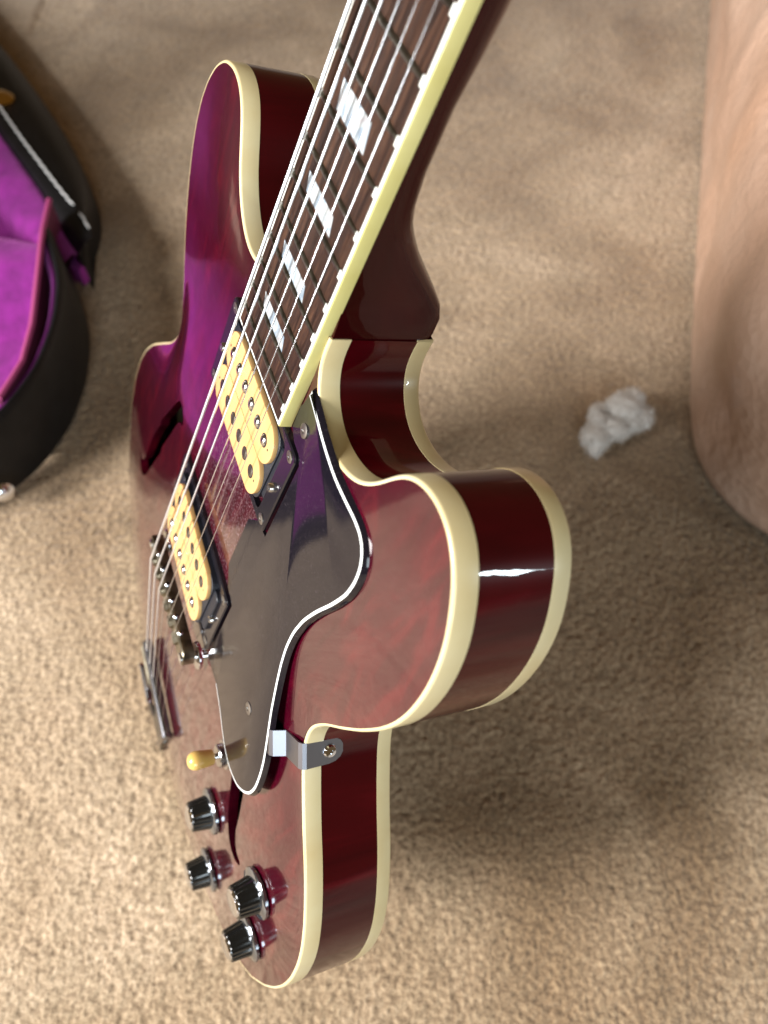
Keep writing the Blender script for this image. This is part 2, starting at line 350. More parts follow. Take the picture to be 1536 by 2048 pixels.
# --- fretboard
def slab(y0, y1, xa, xb, z0, z1):            # in the fretboard frame, edges follow the taper; xa/xb as fraction fns
    P = [(xa(y0), y0), (xb(y0), y0), (xb(y1), y1), (xa(y1), y1)]
    return [N2B((x, y, z0)) for x, y in P] + [N2B((x, y, z1)) for x, y in P], [(3, 2, 1, 0), (4, 5, 6, 7), (0, 1, 5, 4), (1, 2, 6, 5), (2, 3, 7, 6), (3, 0, 4, 7)]
FB0 = 168.2
hw = lambda y: wid(y) / 2
mb = MB(); mb.add(*slab(FB0 + .8, L - 1, lambda y: -hw(y) + .2, lambda y: hw(y) - .2, -5.6, -.9)); fretboard = part('fretboard', mb, M_rose, smooth=False)
# binding round the board
def edge_strip(sg):
    mb = MB(); ys = np.linspace(FB0, L - 1, 24); prof = [(-.2, -.86), (1.0, -.86), (1.45, -1.1), (1.6, -1.6), (1.6, -5.9), (-.2, -5.9)]; vs = []; fs = []
    for y in ys:
        for d, z in prof: vs.append(N2B((sg * (hw(y) + d), y, z)))
    m = len(prof); mi = []
    for i in range(len(ys) - 1):
        for k in range(m):
            mi.append(1 if k == 0 else 0); q = (i * m + k, i * m + (k + 1) % m, (i + 1) * m + (k + 1) % m, (i + 1) * m + k); fs.append(q if sg < 0 else q[::-1])  # white top face: window light on the binding put into its colour
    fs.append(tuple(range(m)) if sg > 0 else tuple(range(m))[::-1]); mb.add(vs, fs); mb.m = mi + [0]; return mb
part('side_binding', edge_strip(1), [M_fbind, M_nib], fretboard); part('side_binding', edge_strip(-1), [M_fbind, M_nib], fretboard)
mb = MB(); mb.add(*slab(FB0, FB0 + .8, lambda y: -hw(y) + .1, lambda y: hw(y) - .1, -5.8, -.84)); part('end_binding', mb, M_nib, fretboard, smooth=False)
for nfr in range(22, 0, -1):
    y = L * 2 ** (-nfr / 12); mb = MB(); ws = hw(y) - .5; vs = []; fs = []; xs = np.linspace(-ws, ws, 9)
    prof = [(-1.15, -.95), (-1.0, -.45), (-.55, -.08), (0, 0.03), (.55, -.08), (1.0, -.45), (1.15, -.95)]
    for x in xs:
        e = .35 if abs(x) > ws - .1 else 1.0
        for dy, z in prof: vs.append(N2B((x, y + dy * (1 if e == 1 else .8), -.95 + (z + .95) * e)))
    m = len(prof)
    for i in range(len(xs) - 1):
        for k in range(m - 1): fs.append((i * m + k, (i + 1) * m + k, (i + 1) * m + k + 1, i * m + k + 1))
    mb.add(vs, fs); part('fret', mb, M_fret, fretboard, angle=80)
    for sg in (1, -1):
        mb = MB(); mb.add([N2B((sg * (ws - .3 + d), y + q, z)) for z in (-.95, -.15) for q in (-1.5, 1.5) for d in (0, 1.5)],
                          [(0, 2, 3, 1), (4, 5, 7, 6), (0, 1, 5, 4), (2, 6, 7, 3), (0, 4, 6, 2), (1, 3, 7, 5)]); part('fret_nib', mb, M_nib, fretboard, smooth=False)
for y0, y1 in ((188.1, 193.2), (210.9, 216.4), (237.8, 243.8), (266.6, 275.3), (319, 329), (381, 392), (428, 441), (482, 498), (545, 566)):
    mb = MB(); P = [(-13.4, y0), (12.0, y0), (9.6, y1), (-15.8, y1)]
    mb.add([N2B((x, y, -.89)) for x, y in P] + [N2B((x, y, -.84)) for x, y in P], [(3, 2, 1, 0), (4, 5, 6, 7), (0, 1, 5, 4), (1, 2, 6, 5), (2, 3, 7, 6), (3, 0, 4, 7)])
    part('inlay', mb, M_pearl, fretboard, smooth=False)
mb = MB(); mb.add(*slab(L - 1, L + 4, lambda y: -21.6, lambda y: 21.6, -5, 1.2)); part('nut', mb, M_bone, smooth=False)

# --- strings, bridge, tailpiece
XB = [-26, -15.6, -5.2, 5.2, 15.6, 26]; XN = [-17.8, -10.7, -3.6, 3.6, 10.7, 17.8]; RS = [.68, .54, .43, .27, .21, .165]
TY, TZ = -110., 13.2
for i in range(6):
    a = N2B((XN[i], L, 1.2)); b = N2B((XB[i], -2.5 + .9 * i, 3.35)); t = (XB[i] * .98, TY, TZ + .5)
    mb = MB(); mb.tube([a, b, t], RS[i], 10)
    part('string', mb, M_str_w if i < 3 else M_str_p, angle=180)
zb = 20 - .0
mb = MB(); P = [(-41, -6.5), (-38, -8.2), (38, -3.2), (41, -1), (41, 5), (38, 7.5), (-38, 2.5), (-41, .5)]
mb.prism(resample(np.array(P, float), 2.5, True), [(14.5, 0), (20.2, 0), (20.8, .5)]); bridge = part('bridge', mb, M_brass)
for i in range(6):
    yb = -2.5 + .9 * i; z0 = N2B((XB[i], yb, 3.35))[2] - RS[i] - .1
    mb = MB(); mb.add([(XB[i] - 3.2, yb - 2, 20.5), (XB[i] + 3.2, yb - 2, 20.5), (XB[i] + 3.2, yb + 2.4, 20.5), (XB[i] - 3.2, yb + 2.4, 20.5), (XB[i] - 3.2, yb - .3, z0), (XB[i] + 3.2, yb - .3, z0), (XB[i] + 3.2, yb + .5, z0), (XB[i] - 3.2, yb + .5, z0)],
                      [(0, 1, 5, 4), (1, 2, 6, 5), (2, 3, 7, 6), (3, 0, 4, 7), (4, 5, 6, 7)]); part('saddle', mb, M_brass, bridge, smooth=False)
    mb = MB(); mb.lathe((XB[i], yb + 4.3, 19.4), (0, 1, 0), [(1.5, -1), (1.5, 1.4), (1.1, 1.9)], 12); part('saddle_screw', mb, M_chrome, bridge)
for x, y in ((-37.5, -3), (37.5, 2)):
    z = ztop(x, y); mb = MB(); mb.lathe((x, y, z - 1), (0, 0, 1), [(3.2, 0), (3.2, 3.5), (7, 3.6), (7.4, 4.2), (7.4, 5.3), (7, 5.8), (2.4, 5.9), (2.4, 14.6 - z + 1)], 28, .02); part('bridge_post', mb, M_chrome, bridge)
    mb = MB(); mb.lathe((x, y, 20.7), (0, 0, 1), [(2.8, 0), (2.8, .7), (2.2, 1.1)], 16); part('post_screw', mb, M_chrome, bridge)
M_railb = mat('worn_chrome_bar', (.26, .26, .28), .20, 1.0)
mb = MB(); mb.tube([(-33, TY - 3, TZ - 1.2), (-32, TY - 3, TZ - 1.2), (33, TY - 10, TZ - 2.2), (34, TY - 10, TZ - 2.2)], [2.4, 3.4, 3.4, 2.4], 16); tail = part('tailpiece', mb, M_railb)
mb = MB(); mb.tube([(-30, TY - 5, TZ + 1.4), (-4, TY - 8, TZ + .9)], 1.9, 12); part('front_plate', mb, M_brass, tail)
mb = MB(); mb.tube([(-38, -160, 9), (-12, -163, 8.5)], 2.2, 14); part('rear_bar', mb, M_railb, tail)
for sg in (-1, 1):
    mb = MB(); mb.tube([(sg * 31 - 1, TY - 6, TZ - 2), (sg * 25, TY - 32, TZ - 3), (sg * 15, -178, 5.5), (sg * 12, -189, 2.5)], 2.0, 10); part('side_rod', mb, M_railb, tail)
for x, y, z in ((-29, -115, 14.6), (-3, -119, 14), (-38, -160, 11.2), (-12, -163, 10.6), (31, -122, 12.5)):
    mb = MB(); mb.lathe((x, y, z - 2), (.1, .1, 1), [(2.2, 0), (2.2, 1.6), (1.5, 2.4), (.3, 2.7)], 14); part('screw', mb, M_chrome, tail)
mb = MB(); mb.prism(rrect(-15, 15, -192.2, -178, 3), [(.5, 0), (2.6, 0), (3, .4)]); mb.box(-15, 15, -193.6, -191.8, -30, 2.9); part('hinge_plate', mb, M_tail, tail)

# --- pickups
def pickup(yc, zc, slope, zr0, zr1, screws_front):
    """yc: centre; top surface height zc at the centre; ring height zr0 at the neck side, zr1 at the bridge side"""
    zf = lambda y, o=0.: zc - slope * (y - yc) + o
    # ring
    def rz(Q): return zr0 + (zr1 - zr0) * (yc + 22.5 - Q[:, 1]) / 45.
    O = np.array(rrect(-45.5, 45.5, yc - 22.7, yc + 22.7, 2.2, 4), float); I = np.array(rrect(-36.5, 36.5, yc - 19.3, yc + 19.3, 3.0, 4), float); n = len(O)
    zo = rz(O); zi = rz(I); zbase = samp(HT, O) - .3
    No = normals(O)
    V = np.vstack([np.column_stack([O, zbase]), np.column_stack([O, zo - .6]), np.column_stack([O - No * .5, zo]), np.column_stack([I, zi]), np.column_stack([I, zi - 5])])
    fs = [(k * n + i, k * n + (i + 1) % n, (k + 1) * n + (i + 1) % n, (k + 1) * n + i) for k in range(4) for i in range(n)]
    mb = MB(); mb.add(V, fs); ring = part('pickup_ring', mb, M_ring)
    for sx in (-1, 1):
        for sy in (-1, 1):
            x, y = sx * 41, yc + sy * 19.2; z = float(rz(np.array([[x, y]]))[0])
            mb = MB(); mb.lathe((x, y, z - .4), (0, -(zr0 - zr1) / 45 * -1, 1), [(2.6, 0), (2.6, .5), (2.0, .72), (.9, .75), (.7, .3)], 16); part('screw', mb, M_screw, ring)
    # coil block and base
    mb = MB(); P = rrect(-33.5, 33.5, yc - 18.4, yc + 18.4, 6); zfn = lambda o: (lambda Q: zc - slope * (Q[:, 1] - yc) + o)
    mb.prism(P, [(zfn(-13), 0), (zfn(-2.2), 0), (zfn(-2.0), .4)]); pk = part('pickup', mb, M_tape)
    mb = MB(); mb.prism(rrect(-41, 41, yc - 7, yc + 7, 2), [(zfn(-13.5), 0), (zfn(-12.3), 0)])
    part('base_plate', mb, M_ring, pk)
    for x0, x1 in ((32, 39.4), (-39.4, -32)):
        mb = MB(); mb.prism(rrect(x0, x1, yc - 12.5, yc + 15.5, 2.4), [(zfn(-12), 0), (zfn(-3.4), 0), (zfn(-2.9), .5)]); part('taped_end', mb, M_tape, pk)
    for sx in (-1, 1):
        mb = MB(); z = float(rz(np.array([[sx * 40.5, yc]]))[0]); mb.lathe((sx * 39.2, yc - 1, z - 2), (0, 0, 1), [(2.0, 0), (2.0, 3.2), (1.6, 3.8), (.9, 3.8), (.8, 3.1)], 16)
        part('height_screw', mb, M_steel, pk)
    for k, sg in enumerate((1, -1)):
        yy = yc + sg * 9.4
        P = resample(np.array(rrect(-33.2, 33.2, yy - 9.3, yy + 9.3, 9.2, 8), float), 1.5, True)
        mb = MB(); mb.prism(P, [(zfn(-2.4), .2), (zfn(-.55), 0), (zfn(-.12), .15), (zfn(0), .55)]); bob = part('bobbin', mb, M_bob, pk)
        isscrew = (sg > 0) == screws_front
        for i in range(6):
            x = -24 + 9.6 * i; z = zf(yy)
            mb = MB(); mb.lathe((x, yy, z - .3), (0, slope, 1), [(2.95, 0), (2.95, .33)], 18); part('pole_hole', mb, M_dark, pk)  # flat dark disc: shade of the countersunk hole put into colour
            mb = MB()
            if isscrew: mb.lathe((x, yy, z - .2), (0, slope, 1), [(2.35, 0), (2.35, .5), (1.9, 1.05), (1.1, 1.3), (.3, 1.4)], 18)
            else: mb.lathe((x, yy, z - .4), (0, slope, 1), [(2.3, 0), (2.3, .52), (2.15, .6)], 18)
            part('pole_piece', mb, M_steel if isscrew else M_slug, pk)
        for x in (-29, 29):
            mb = MB(); mb.lathe((x, yy, zf(yy) - .3), (0, slope, 1), [(.55, 0), (.55, .36)], 10); part('bobbin_pin', mb, M_slug, pk)
pickup(145.0, 8.4, .075, 4.6, 7.3, True)
pickup(43.8, 16.4, .07, 10.6, 13.0, False)

# --- pickguard
def zpg(Q): return 2.0 + (193 - Q[:, 1]) * .058
PG = [(33.6,192.9),(43.2,191.2),(52.1,189.3),(60,188.2),(69.5,187.6),(79.5,188.6),(87.5,189.6),(94,189.3),(99,186.6),(102.8,181.5),(104.4,174.5),(104.2,166),(101,154.5),(96.6,142.5),(93.4,131),(92.2,120.2),(93,110.5),(95.5,101.4),(98.9,92.8),(102,85.7),(105.3,78.5),(109.5,70.9),(113.9,63.1),(117.6,55.9),(120.7,46.8),(122.7,37.1),(121.9,28),(118.3,20.4),(113,14),(106,10.3),(99,8.8),(92,9.3),(84,11.8),(74,16.5),(63,19.8)]
PG2 = [(47.6,20.2),(47.4,45),(47.4,68),(38,69.5),(31,78),(31,112),(38,120.5),(47.4,122),(47.4,145),(47.4,166.5),(44,169),(38,169.4),(33,172),(32.4,182)]
edge = smooth(resample(np.array(PG, float), 1.6), 1.5); PGP = np.vstack([edge, np.array(PG2, float)])
Ne = normals(PGP)
mb = MB(); ne = len(edge); zt_ = zpg
def lvl(off, dz): Q = PGP - Ne * off * np.r_[np.ones(ne), np.zeros(len(PG2))][:, None]; return np.column_stack([Q, zpg(Q) + dz])
n = len(PGP); V = np.vstack([lvl(0.3, -2.4), lvl(0, -2.2), lvl(.45, -1.3), lvl(1.3, -.25), lvl(2.5, 0)])
fs = [(k * n + i, k * n + (i + 1) % n, (k + 1) * n + (i + 1) % n, (k + 1) * n + i) for k in range(4) for i in range(n)]
fs.append(tuple(range(n))[::-1]); fs.append(tuple(range(4 * n, 5 * n))); mb.add(V, fs); guard = part('pickguard', mb, M_guard, angle=30)
a_, b_ = lvl(1.25, -.22), lvl(2.45, .03); a_[:, 2] += .1; b_[:, 2] += .02
V = np.vstack([a_[:ne], b_[:ne]]); mb = MB(); mb.add(V, [(i, i + 1, ne + i + 1, ne + i) for i in range(ne - 1)]); part('white_stripe', mb, M_white, guard)
for x, y in ((91.4, 54.6), (40.8, 178.4)):
    z = float(zpg(np.array([[x, y]]))[0]); mb = MB(); mb.lathe((x, y, z - .3), (0, .058, 1), [(2.9, 0), (2.9, .5), (2.2, .75), (1.1, .78), (.9, .4)], 18); part('screw', mb, M_screw, guard)
# chrome bracket to the side of the body
P0 = Vector((122.3, 75.3, 0)); bn = Vector((.75, .66, 0)).normalized(); bt = Vector((.66, -.75, 0)).normalized()
path = [(-22, 8.4), (-13.8, 8.3), (-12.9, 7.6), (-10.8, 2.7), (-10.0, 2.2), (.9, 1.35), (2.2, .6), (2.45, -.6), (2.2, -10.5), (2.1, -13.6), (2.05, -15.6), (2.0, -16.8)]
hwd = [5.8] * 9 + [5.2, 3.8, 1.8]; mb = MB(); vs = []
for k, (q, z) in enumerate(path):
    a = path[max(k - 1, 0)]; b = path[min(k + 1, len(path) - 1)]; d_ = Vector((b[0] - a[0], b[1] - a[1])).normalized(); nx, nz = -d_.y, d_.x
    for o_ in (0, -.8):
        for w_ in (-1, 1):
            p = P0 + bn * (q + nx * -o_ * 1.0) + bt * (w_ * hwd[k]); vs.append((p.x, p.y, z + nz * -o_ * 1.0))
fs = []
for k in range(len(path) - 1):
    o = k * 4; p = o + 4; fs += [(o, o + 1, p + 1, p), (o + 2, p + 2, p + 3, o + 3), (o, p, p + 2, o + 2), (o + 1, o + 3, p + 3, p + 1)]
fs += [(0, 2, 3, 1), (len(vs) - 4, len(vs) - 3, len(vs) - 1, len(vs) - 2)]
mb.add(vs, fs); M_brk = mat('bracket_metal', (.26, .26, .29), .36, 1.0)
br = part('pickguard_bracket', mb, M_brk, smooth=False)
p = P0 + bn * 1.9 + Vector((0, 0, -10.8)); mb = MB(); mb.lathe(p, bn, [(2.9, 0), (2.9, 1.6), (2.3, 2.4), (1.0, 2.6), (.8, 2.0)], 18); part('screw', mb, M_chrome, br)

# --- controls
def knob(x, y):
    z = ztop(x, y); n_ = ntop(x, y); c = (x, y, z)
    mb = MB(); mb.lathe(c, n_, [(8.8, 1.0), (8.8, 3.2), (8.6, 3.6), (7.5, 12.6), (7.1, 13.0)], 44, .022); k = part('knob', mb, M_knob, angle=20)
    mb = MB(); mb.lathe(c, n_, [(11.6, .4), (12.2, .9), (12.2, 2.2), (11.6, 2.8), (8.2, 3.5)], 36, .018); part('skirt', mb, M_steelk, k)
    mb = MB(); mb.lathe(c, n_, [(6.6, 12.8), (6.5, 13.5), (5.9, 13.9), (5.0, 13.7)], 28); part('cap', mb, M_chrome, k)
M_steelk = mat('dark_polished_skirt', (.34, .37, .41), .12, .95)
for x, y in ((100, -60), (119, -108), (152, -22), (164, -62)): knob(x, y)
x, y = 88.5, -8; z = ztop(x, y); n_ = ntop(x, y)
mb = MB(); mb.lathe((x, y, z), n_, [(7.6, 0), (7.4, .9), (6.0, 1.2), (5.8, 3.6), (5.2, 4.2), (2.0, 4.4)], 24, .01); sw = part('toggle_switch', mb, M_steel)
d = Vector((.02, .10, 1)).normalized(); mb = MB(); mb.lathe((x, y, z + 3.5), d, [(1.5, 0), (1.5, 3)], 12); part('lever', mb, M_chrome, sw)
mb = MB(); mb.lathe((x, y, z + 3.5), d, [(3.6, 3.0), (3.9, 3.4), (4.6, 10), (4.7, 11.6), (4.3, 13.4), (3.3, 14.8), (1.7, 15.6), (.3, 15.8)], 24); part('switch_tip', mb, M_tip, sw, angle=60)

# ------------------------------------------------------------------ carpet
M_car = mat('beige_pile_carpet', rough=.95); M_car.node_tree.nodes['Principled BSDF'].inputs['Sheen Weight'].default_value = .35
M_car.node_tree.nodes['Principled BSDF'].inputs['Sheen Roughness'].default_value = .6
t = nd(M_car, 'ShaderNodeTexCoord')
n1 = nd(M_car, 'ShaderNodeTexNoise', Scale=300.0, Detail=4.0, Roughness=.62); lk(M_car, t, 'Object', n1, 'Vector')
n2 = nd(M_car, 'ShaderNodeTexNoise', Scale=26.0, Detail=5.0, Roughness=.6); lk(M_car, t, 'Object', n2, 'Vector')
r1 = ramp(M_car, [(.30, (.185, .122, .064)), (.50, (.42, .308, .198)), (.68, (.61, .475, .33))]); lk(M_car, n1, 'Fac', r1, 'Fac')
r2 = ramp(M_car, [(.3, (.86, .84, .80)), (.7, (1.08, 1.05, 1.04))]); lk(M_car, n2, 'Fac', r2, 'Fac')
n4 = nd(M_car, 'ShaderNodeTexNoise', Scale=4.2, Detail=3.0, Roughness=.5, Distortion=.8); lk(M_car, t, 'Object', n4, 'Vector')
r4 = ramp(M_car, [(.34, (.60, .52, .40)), (.50, (.90, .87, .81)), (.64, (1.10, 1.12, 1.14))]); lk(M_car, n4, 'Fac', r4, 'Fac')  # broad patches: brushed nap plus soft window shadows painted into the colour
my = nd(M_car, 'ShaderNodeMix', data_type='RGBA', blend_type='MULTIPLY'); my.inputs[0].default_value = 1.0
M_car.node_tree.links.new(r2.outputs['Color'], my.inputs[6]); M_car.node_tree.links.new(r4.outputs['Color'], my.inputs[7])
mx = nd(M_car, 'ShaderNodeMix', data_type='RGBA', blend_type='MULTIPLY'); mx.inputs[0].default_value = 1.0
M_car.node_tree.links.new(r1.outputs['Color'], mx.inputs[6]); M_car.node_tree.links.new(my.outputs[2], mx.inputs[7])
M_car.node_tree.links.new(mx.outputs[2], M_car.node_tree.nodes['Principled BSDF'].inputs['Base Color'])
bump(M_car, n1, 'Fac', .8, .0022)
def axis_pts(lo, hi, st, far):
    a = np.arange(lo, hi + st, st); g1 = [hi + st]; s = st
    while g1[-1] < far: s *= 1.5; g1.append(g1[-1] + s)
    g0 = [lo - st]; s = st
    while g0[-1] > -far: s *= 1.5; g0.append(g0[-1] - s)
    return np.r_[g0[::-1], a, g1[1:]]
cx_ = axis_pts(-470, 560, 1.5, 4000); cy_ = axis_pts(-80, 1180, 1.5, 4000)
X, Y = np.meshgrid(cx_, cy_); P = 4.4; jx = rng.random((1024, 1024)); jy = rng.random((1024, 1024)); jh = rng.random((1024, 1024))
ci = np.floor(X / P).astype(int); cj = np.floor(Y / P).astype(int); best = np.full(X.shape, 1e9); hh = np.zeros(X.shape)
for di in (-1, 0, 1):
    for dj in (-1, 0, 1):
        a_, b_ = (ci + di), (cj + dj); A, B = a_ % 1024, b_ % 1024
        d2 = (X - (a_ + .15 + .7 * jx[B, A]) * P) ** 2 + (Y - (b_ + .15 + .7 * jy[B, A]) * P) ** 2
        k = d2 < best; best = np.where(k, d2, best); hh = np.where(k, jh[B, A], hh)
def vnoise(X, Y, sc, seed):
    r = np.random.default_rng(seed).random((256, 256)); x = X / sc; y = Y / sc; i = np.floor(x).astype(int); j = np.floor(y).astype(int); u = x - i; v = y - j; u = u * u * (3 - 2 * u); v = v * v * (3 - 2 * v)
    f = lambda a, b: r[b % 256, a % 256]
    return (f(i, j) * (1 - u) + f(i + 1, j) * u) * (1 - v) + (f(i, j + 1) * (1 - u) + f(i + 1, j + 1) * u) * v
Z = 1.7 * np.sqrt(np.clip(1 - best / (P * .78) ** 2, 0, 1)) + 1.0 * hh + .5 * vnoise(X, Y, 22, 1) + 4.0 * vnoise(X, Y, 85, 2)
dense = (X > -475) & (X < 565) & (Y > -85) & (Y < 1185); Z = np.where(dense, Z, 4.0 + 4 * vnoise(X, Y, 75, 2)) - 11.0
ny_, nx_ = X.shape; idx = np.arange(nx_ * ny_).reshape(ny_, nx_)
me = bpy.data.meshes.new('carpet'); V = np.column_stack([X.ravel(), Y.ravel(), Z.ravel()]) * S
Fq = np.column_stack([idx[:-1, :-1].ravel(), idx[:-1, 1:].ravel(), idx[1:, 1:].ravel(), idx[1:, :-1].ravel()])
me.vertices.add(len(V)); me.vertices.foreach_set('co', V.ravel()); me.loops.add(Fq.size); me.loops.foreach_set('vertex_index', Fq.ravel())
me.polygons.add(len(Fq)); me.polygons.foreach_set('loop_start', np.arange(0, Fq.size, 4)); me.polygons.foreach_set('use_smooth', np.ones(len(Fq), bool))
me.materials.append(M_car); me.update(calc_edges=True)
carpet = link('carpet', me); carpet['kind'] = 'structure'

# ------------------------------------------------------------------ guitar case
M_vinyl = mat('black_case_leather', rough=.5, **{'Specular IOR Level': .28}); mp = coords(M_vinyl, (1, 1, 1))
n, r = noise_col(M_vinyl, mp, 60, 4, [(.3, (.003, .003, .004)), (.7, (.007, .007, .008))]); n2 = nd(M_vinyl, 'ShaderNodeTexVoronoi', Scale=600.0); lk(M_vinyl, mp, 0, n2, 'Vector'); bump(M_vinyl, n2, 'Distance', .3, .0006)
M_plush = mat('purple_plush', rough=.9); M_plush.node_tree.nodes['Principled BSDF'].inputs['Sheen Weight'].default_value = .45
M_plush.node_tree.nodes['Principled BSDF'].inputs['Sheen Tint'].default_value = (1, .3, .95, 1)
mp = coords(M_plush, (1, 1, 1)); n, r = noise_col(M_plush, mp, 35, 6, [(.3, (.14, .003, .130)), (.7, (.29, .012, .27))]); bump(M_plush, n, 'Fac', .5, .006)
M_partc = mat('magenta_partition_cloth', rough=.8); mp = coords(M_partc, (1, 1, 1)); noise_col(M_partc, mp, 50, 4, [(.3, (.085, .008, .036)), (.7, (.13, .014, .056))])
M_parte = mat('pink_partition_edge', (.40, .06, .19), .7)
M_thread = mat('white_thread', (.62, .62, .62), .7)
M_gold = mat('brass_latch', (.62, .38, .10), .25, 1.0)
case = thing('guitar_case', 'open black leather guitar case with bright purple plush lining at the left', 'guitar case', Matrix.Translation((-.35, .55, 0)))
CO = np.array([-350., 550., 0.])
def cpart(name, mb, mats, parent=None, smooth=True, angle=40): return link(name, mb.mesh(name, mats, smooth, angle, None, CO), parent or case)
def wall(path, prof, closed_ends=True):
    """path: xy polyline; prof: (inward offset, z) closed loop"""
    P = smooth(resample(np.array(path, float), 8), 1.5); N = normals(P, False); n = len(P); m = len(prof); mb = MB(); vs = []
    if N[n // 2][0] < 0: N = -N
    for d_, z in prof:
        vs.append(np.column_stack([P - N * d_, np.full(n, z)]))
    V = np.vstack(vs); fs = [(k * n + i, k * n + i + 1, ((k + 1) % m) * n + i + 1, ((k + 1) % m) * n + i) for k in range(m) for i in range(n - 1)]
    if closed_ends: fs += [tuple(k * n for k in range(m))[::-1], tuple(k * n + n - 1 for k in range(m))]
    mb.add(V, fs); return mb, P, N
# lower shell: wall running round the end of the case (outside to the right)
low = [(-820, 290), (-700, 292), (-520, 296), (-420, 306), (-370, 325), (-334, 353), (-318, 366), (-299, 395), (-285, 435), (-281, 486), (-287, 537), (-300, 572), (-316, 606)]
mb, Pl, Nl = wall(low, [(2, 0), (0, 6), (0, 74), (1.5, 79), (4, 81), (7, 79), (8, 74), (8, 0)])
cpart('case_shell', mb, M_vinyl)
mb, *_ = wall(low, [(8.2, 10), (8.2, 76), (10, 77.5), (14, 72), (16, 60), (16, 10)]); lin = cpart('shell_lining', mb, M_plush)
# stitched flank of the case, lofted through its own edge lines
def loft(curves, n=70, close=True):
    mb = MB(); V = []
    for c, z in curves:
        c = np.array(c, float); Lc = np.r_[0, np.cumsum(np.linalg.norm(np.diff(c, axis=0), axis=1))]; t = np.linspace(0, Lc[-1], n)
        q = smooth(np.column_stack([np.interp(t, Lc, c[:, 0]), np.interp(t, Lc, c[:, 1])]), 1.6)
        zz = np.full(n, float(z)); V.append(np.column_stack([q, zz]))
    m = len(V); A = np.vstack(V); fs = [(k * n + i, ((k + 1) % m) * n + i, ((k + 1) % m) * n + i + 1, k * n + i + 1) for k in range(m if close else m - 1) for i in range(n - 1)]
    if close: fs += [tuple(k * n for k in range(m)), tuple(k * n + n - 1 for k in range(m))[::-1]]
    mb.add(A, fs); return mb, V
c0 = np.array([(-760, 1400), (-500, 1035), (-461, 980), (-406, 897), (-360, 822), (-324, 751), (-306, 702), (-302, 668), (-306, 640)], float)
c3 = np.array([(-700, 1235), (-422, 820), (-389, 770), (-358, 726), (-322, 675), (-298, 645), (-288, 628), (-284, 617)], float)
c5 = np.array([(-700, 1220), (-418, 786), (-382, 735), (-347, 684), (-328, 650), (-316, 628), (-302, 607), (-296, 600)], float)
def rs(c, n=70):
    Lc = np.r_[0, np.cumsum(np.linalg.norm(np.diff(c, axis=0), axis=1))]; t = np.linspace(0, Lc[-1], n); return np.column_stack([np.interp(t, Lc, c[:, 0]), np.interp(t, Lc, c[:, 1])])
d0, d3, d5 = rs(c0), rs(c3), rs(c5)
mb, Vl = loft([(d0, 0), (d0, 14), (d0 * .85 + d3 * .15, 36), (d0 * .5 + d3 * .5, 52), (d3, 58), (d3 * .5 + d5 * .5, 57), (d5, 52), (d5, 30), (d5, 4)])
lid = cpart('case_flank', mb, M_vinyl, angle=70)
Q = resample(smooth(d3, 1.6), .5); tot = len(Q); stitch_me = None; i = int(tot * .45)
while i < tot - 34:
    a, b = Q[i], Q[min(i + 24, tot - 1)]; dv = (b - a) / np.linalg.norm(b - a)
    if stitch_me is None:
        mb = MB(); mb.tube([(-6.2, -.9, 0), (-4.5, -.5, .9), (4.5, .5, .9), (6.2, .9, 0)], [.6, 1.25, 1.25, .6], 6); stitch_me = mb.mesh('stitch', M_thread)
    if not (tot - 100 < i < tot - 72):
        o = link('stitch', stitch_me, lid); o.location = Vector(((a[0] - CO[0]) * S, (a[1] - CO[1]) * S, .0583)); o.rotation_euler = (0, 0, math.atan2(dv[1], dv[0]))
    i += 27
mb, _v = loft([(d5 + [-.6, -.6], 51), (d5 + [-4, -5], 55), (d5 + [-16, -22], 52), (d5 + [-24, -34], 40), (d5 + [-28, -40], 8)], close=False); cpart('flank_lining', mb, M_plush, angle=180)
mb = MB(); mb.prism([(-312, 600), (-299, 592), (-296, 600), (-308, 616)][::-1], [(18, 0), (34, 0), (37, 2)]); cpart('corner_lining', mb, M_plush)
mb, *_ = wall([(-880, 340), (-880, 440), (-765, 550), (-675, 650), (-672, 740), (-755, 900), (-960, 1180), (-1060, 1300)], [(0, 0), (0, 62), (2, 68), (8, 70), (13, 68), (14, 62), (14, 0)]); cpart('case_shell', mb, M_vinyl)
# partition board with its cloth
mb = MB(); pa = np.array([(-323, 640), (-320, 594), (-316, 568), (-304, 482), (-303, 437), (-313, 400)], float); P = resample(pa, 20); N = normals(P, False); n = len(P)
prof = [(-2, 0), (-2, 79), (-1, 81.5), (1.5, 82), (3, 80), (3, 0)]
V = np.vstack([np.column_stack([P + N * d_, np.full(n, z)]) for d_, z in prof]); m = len(prof)
Fs = [(k * n + i, k * n + i + 1, ((k + 1) % m) * n + i + 1, ((k + 1) % m) * n + i) for k in range(m) for i in range(n - 1)] + [tuple(k * n for k in range(m)), tuple(k * n + n - 1 for k in range(m))[::-1]]
mb.add(V, Fs); pt = cpart('partition', mb, M_partc)
mb = MB(); mb.tube([(*(p + nn_ * -1.0), 82) for p, nn_ in zip(P, N)], 2.6, 8); cpart('edge_piping', mb, M_parte, pt)
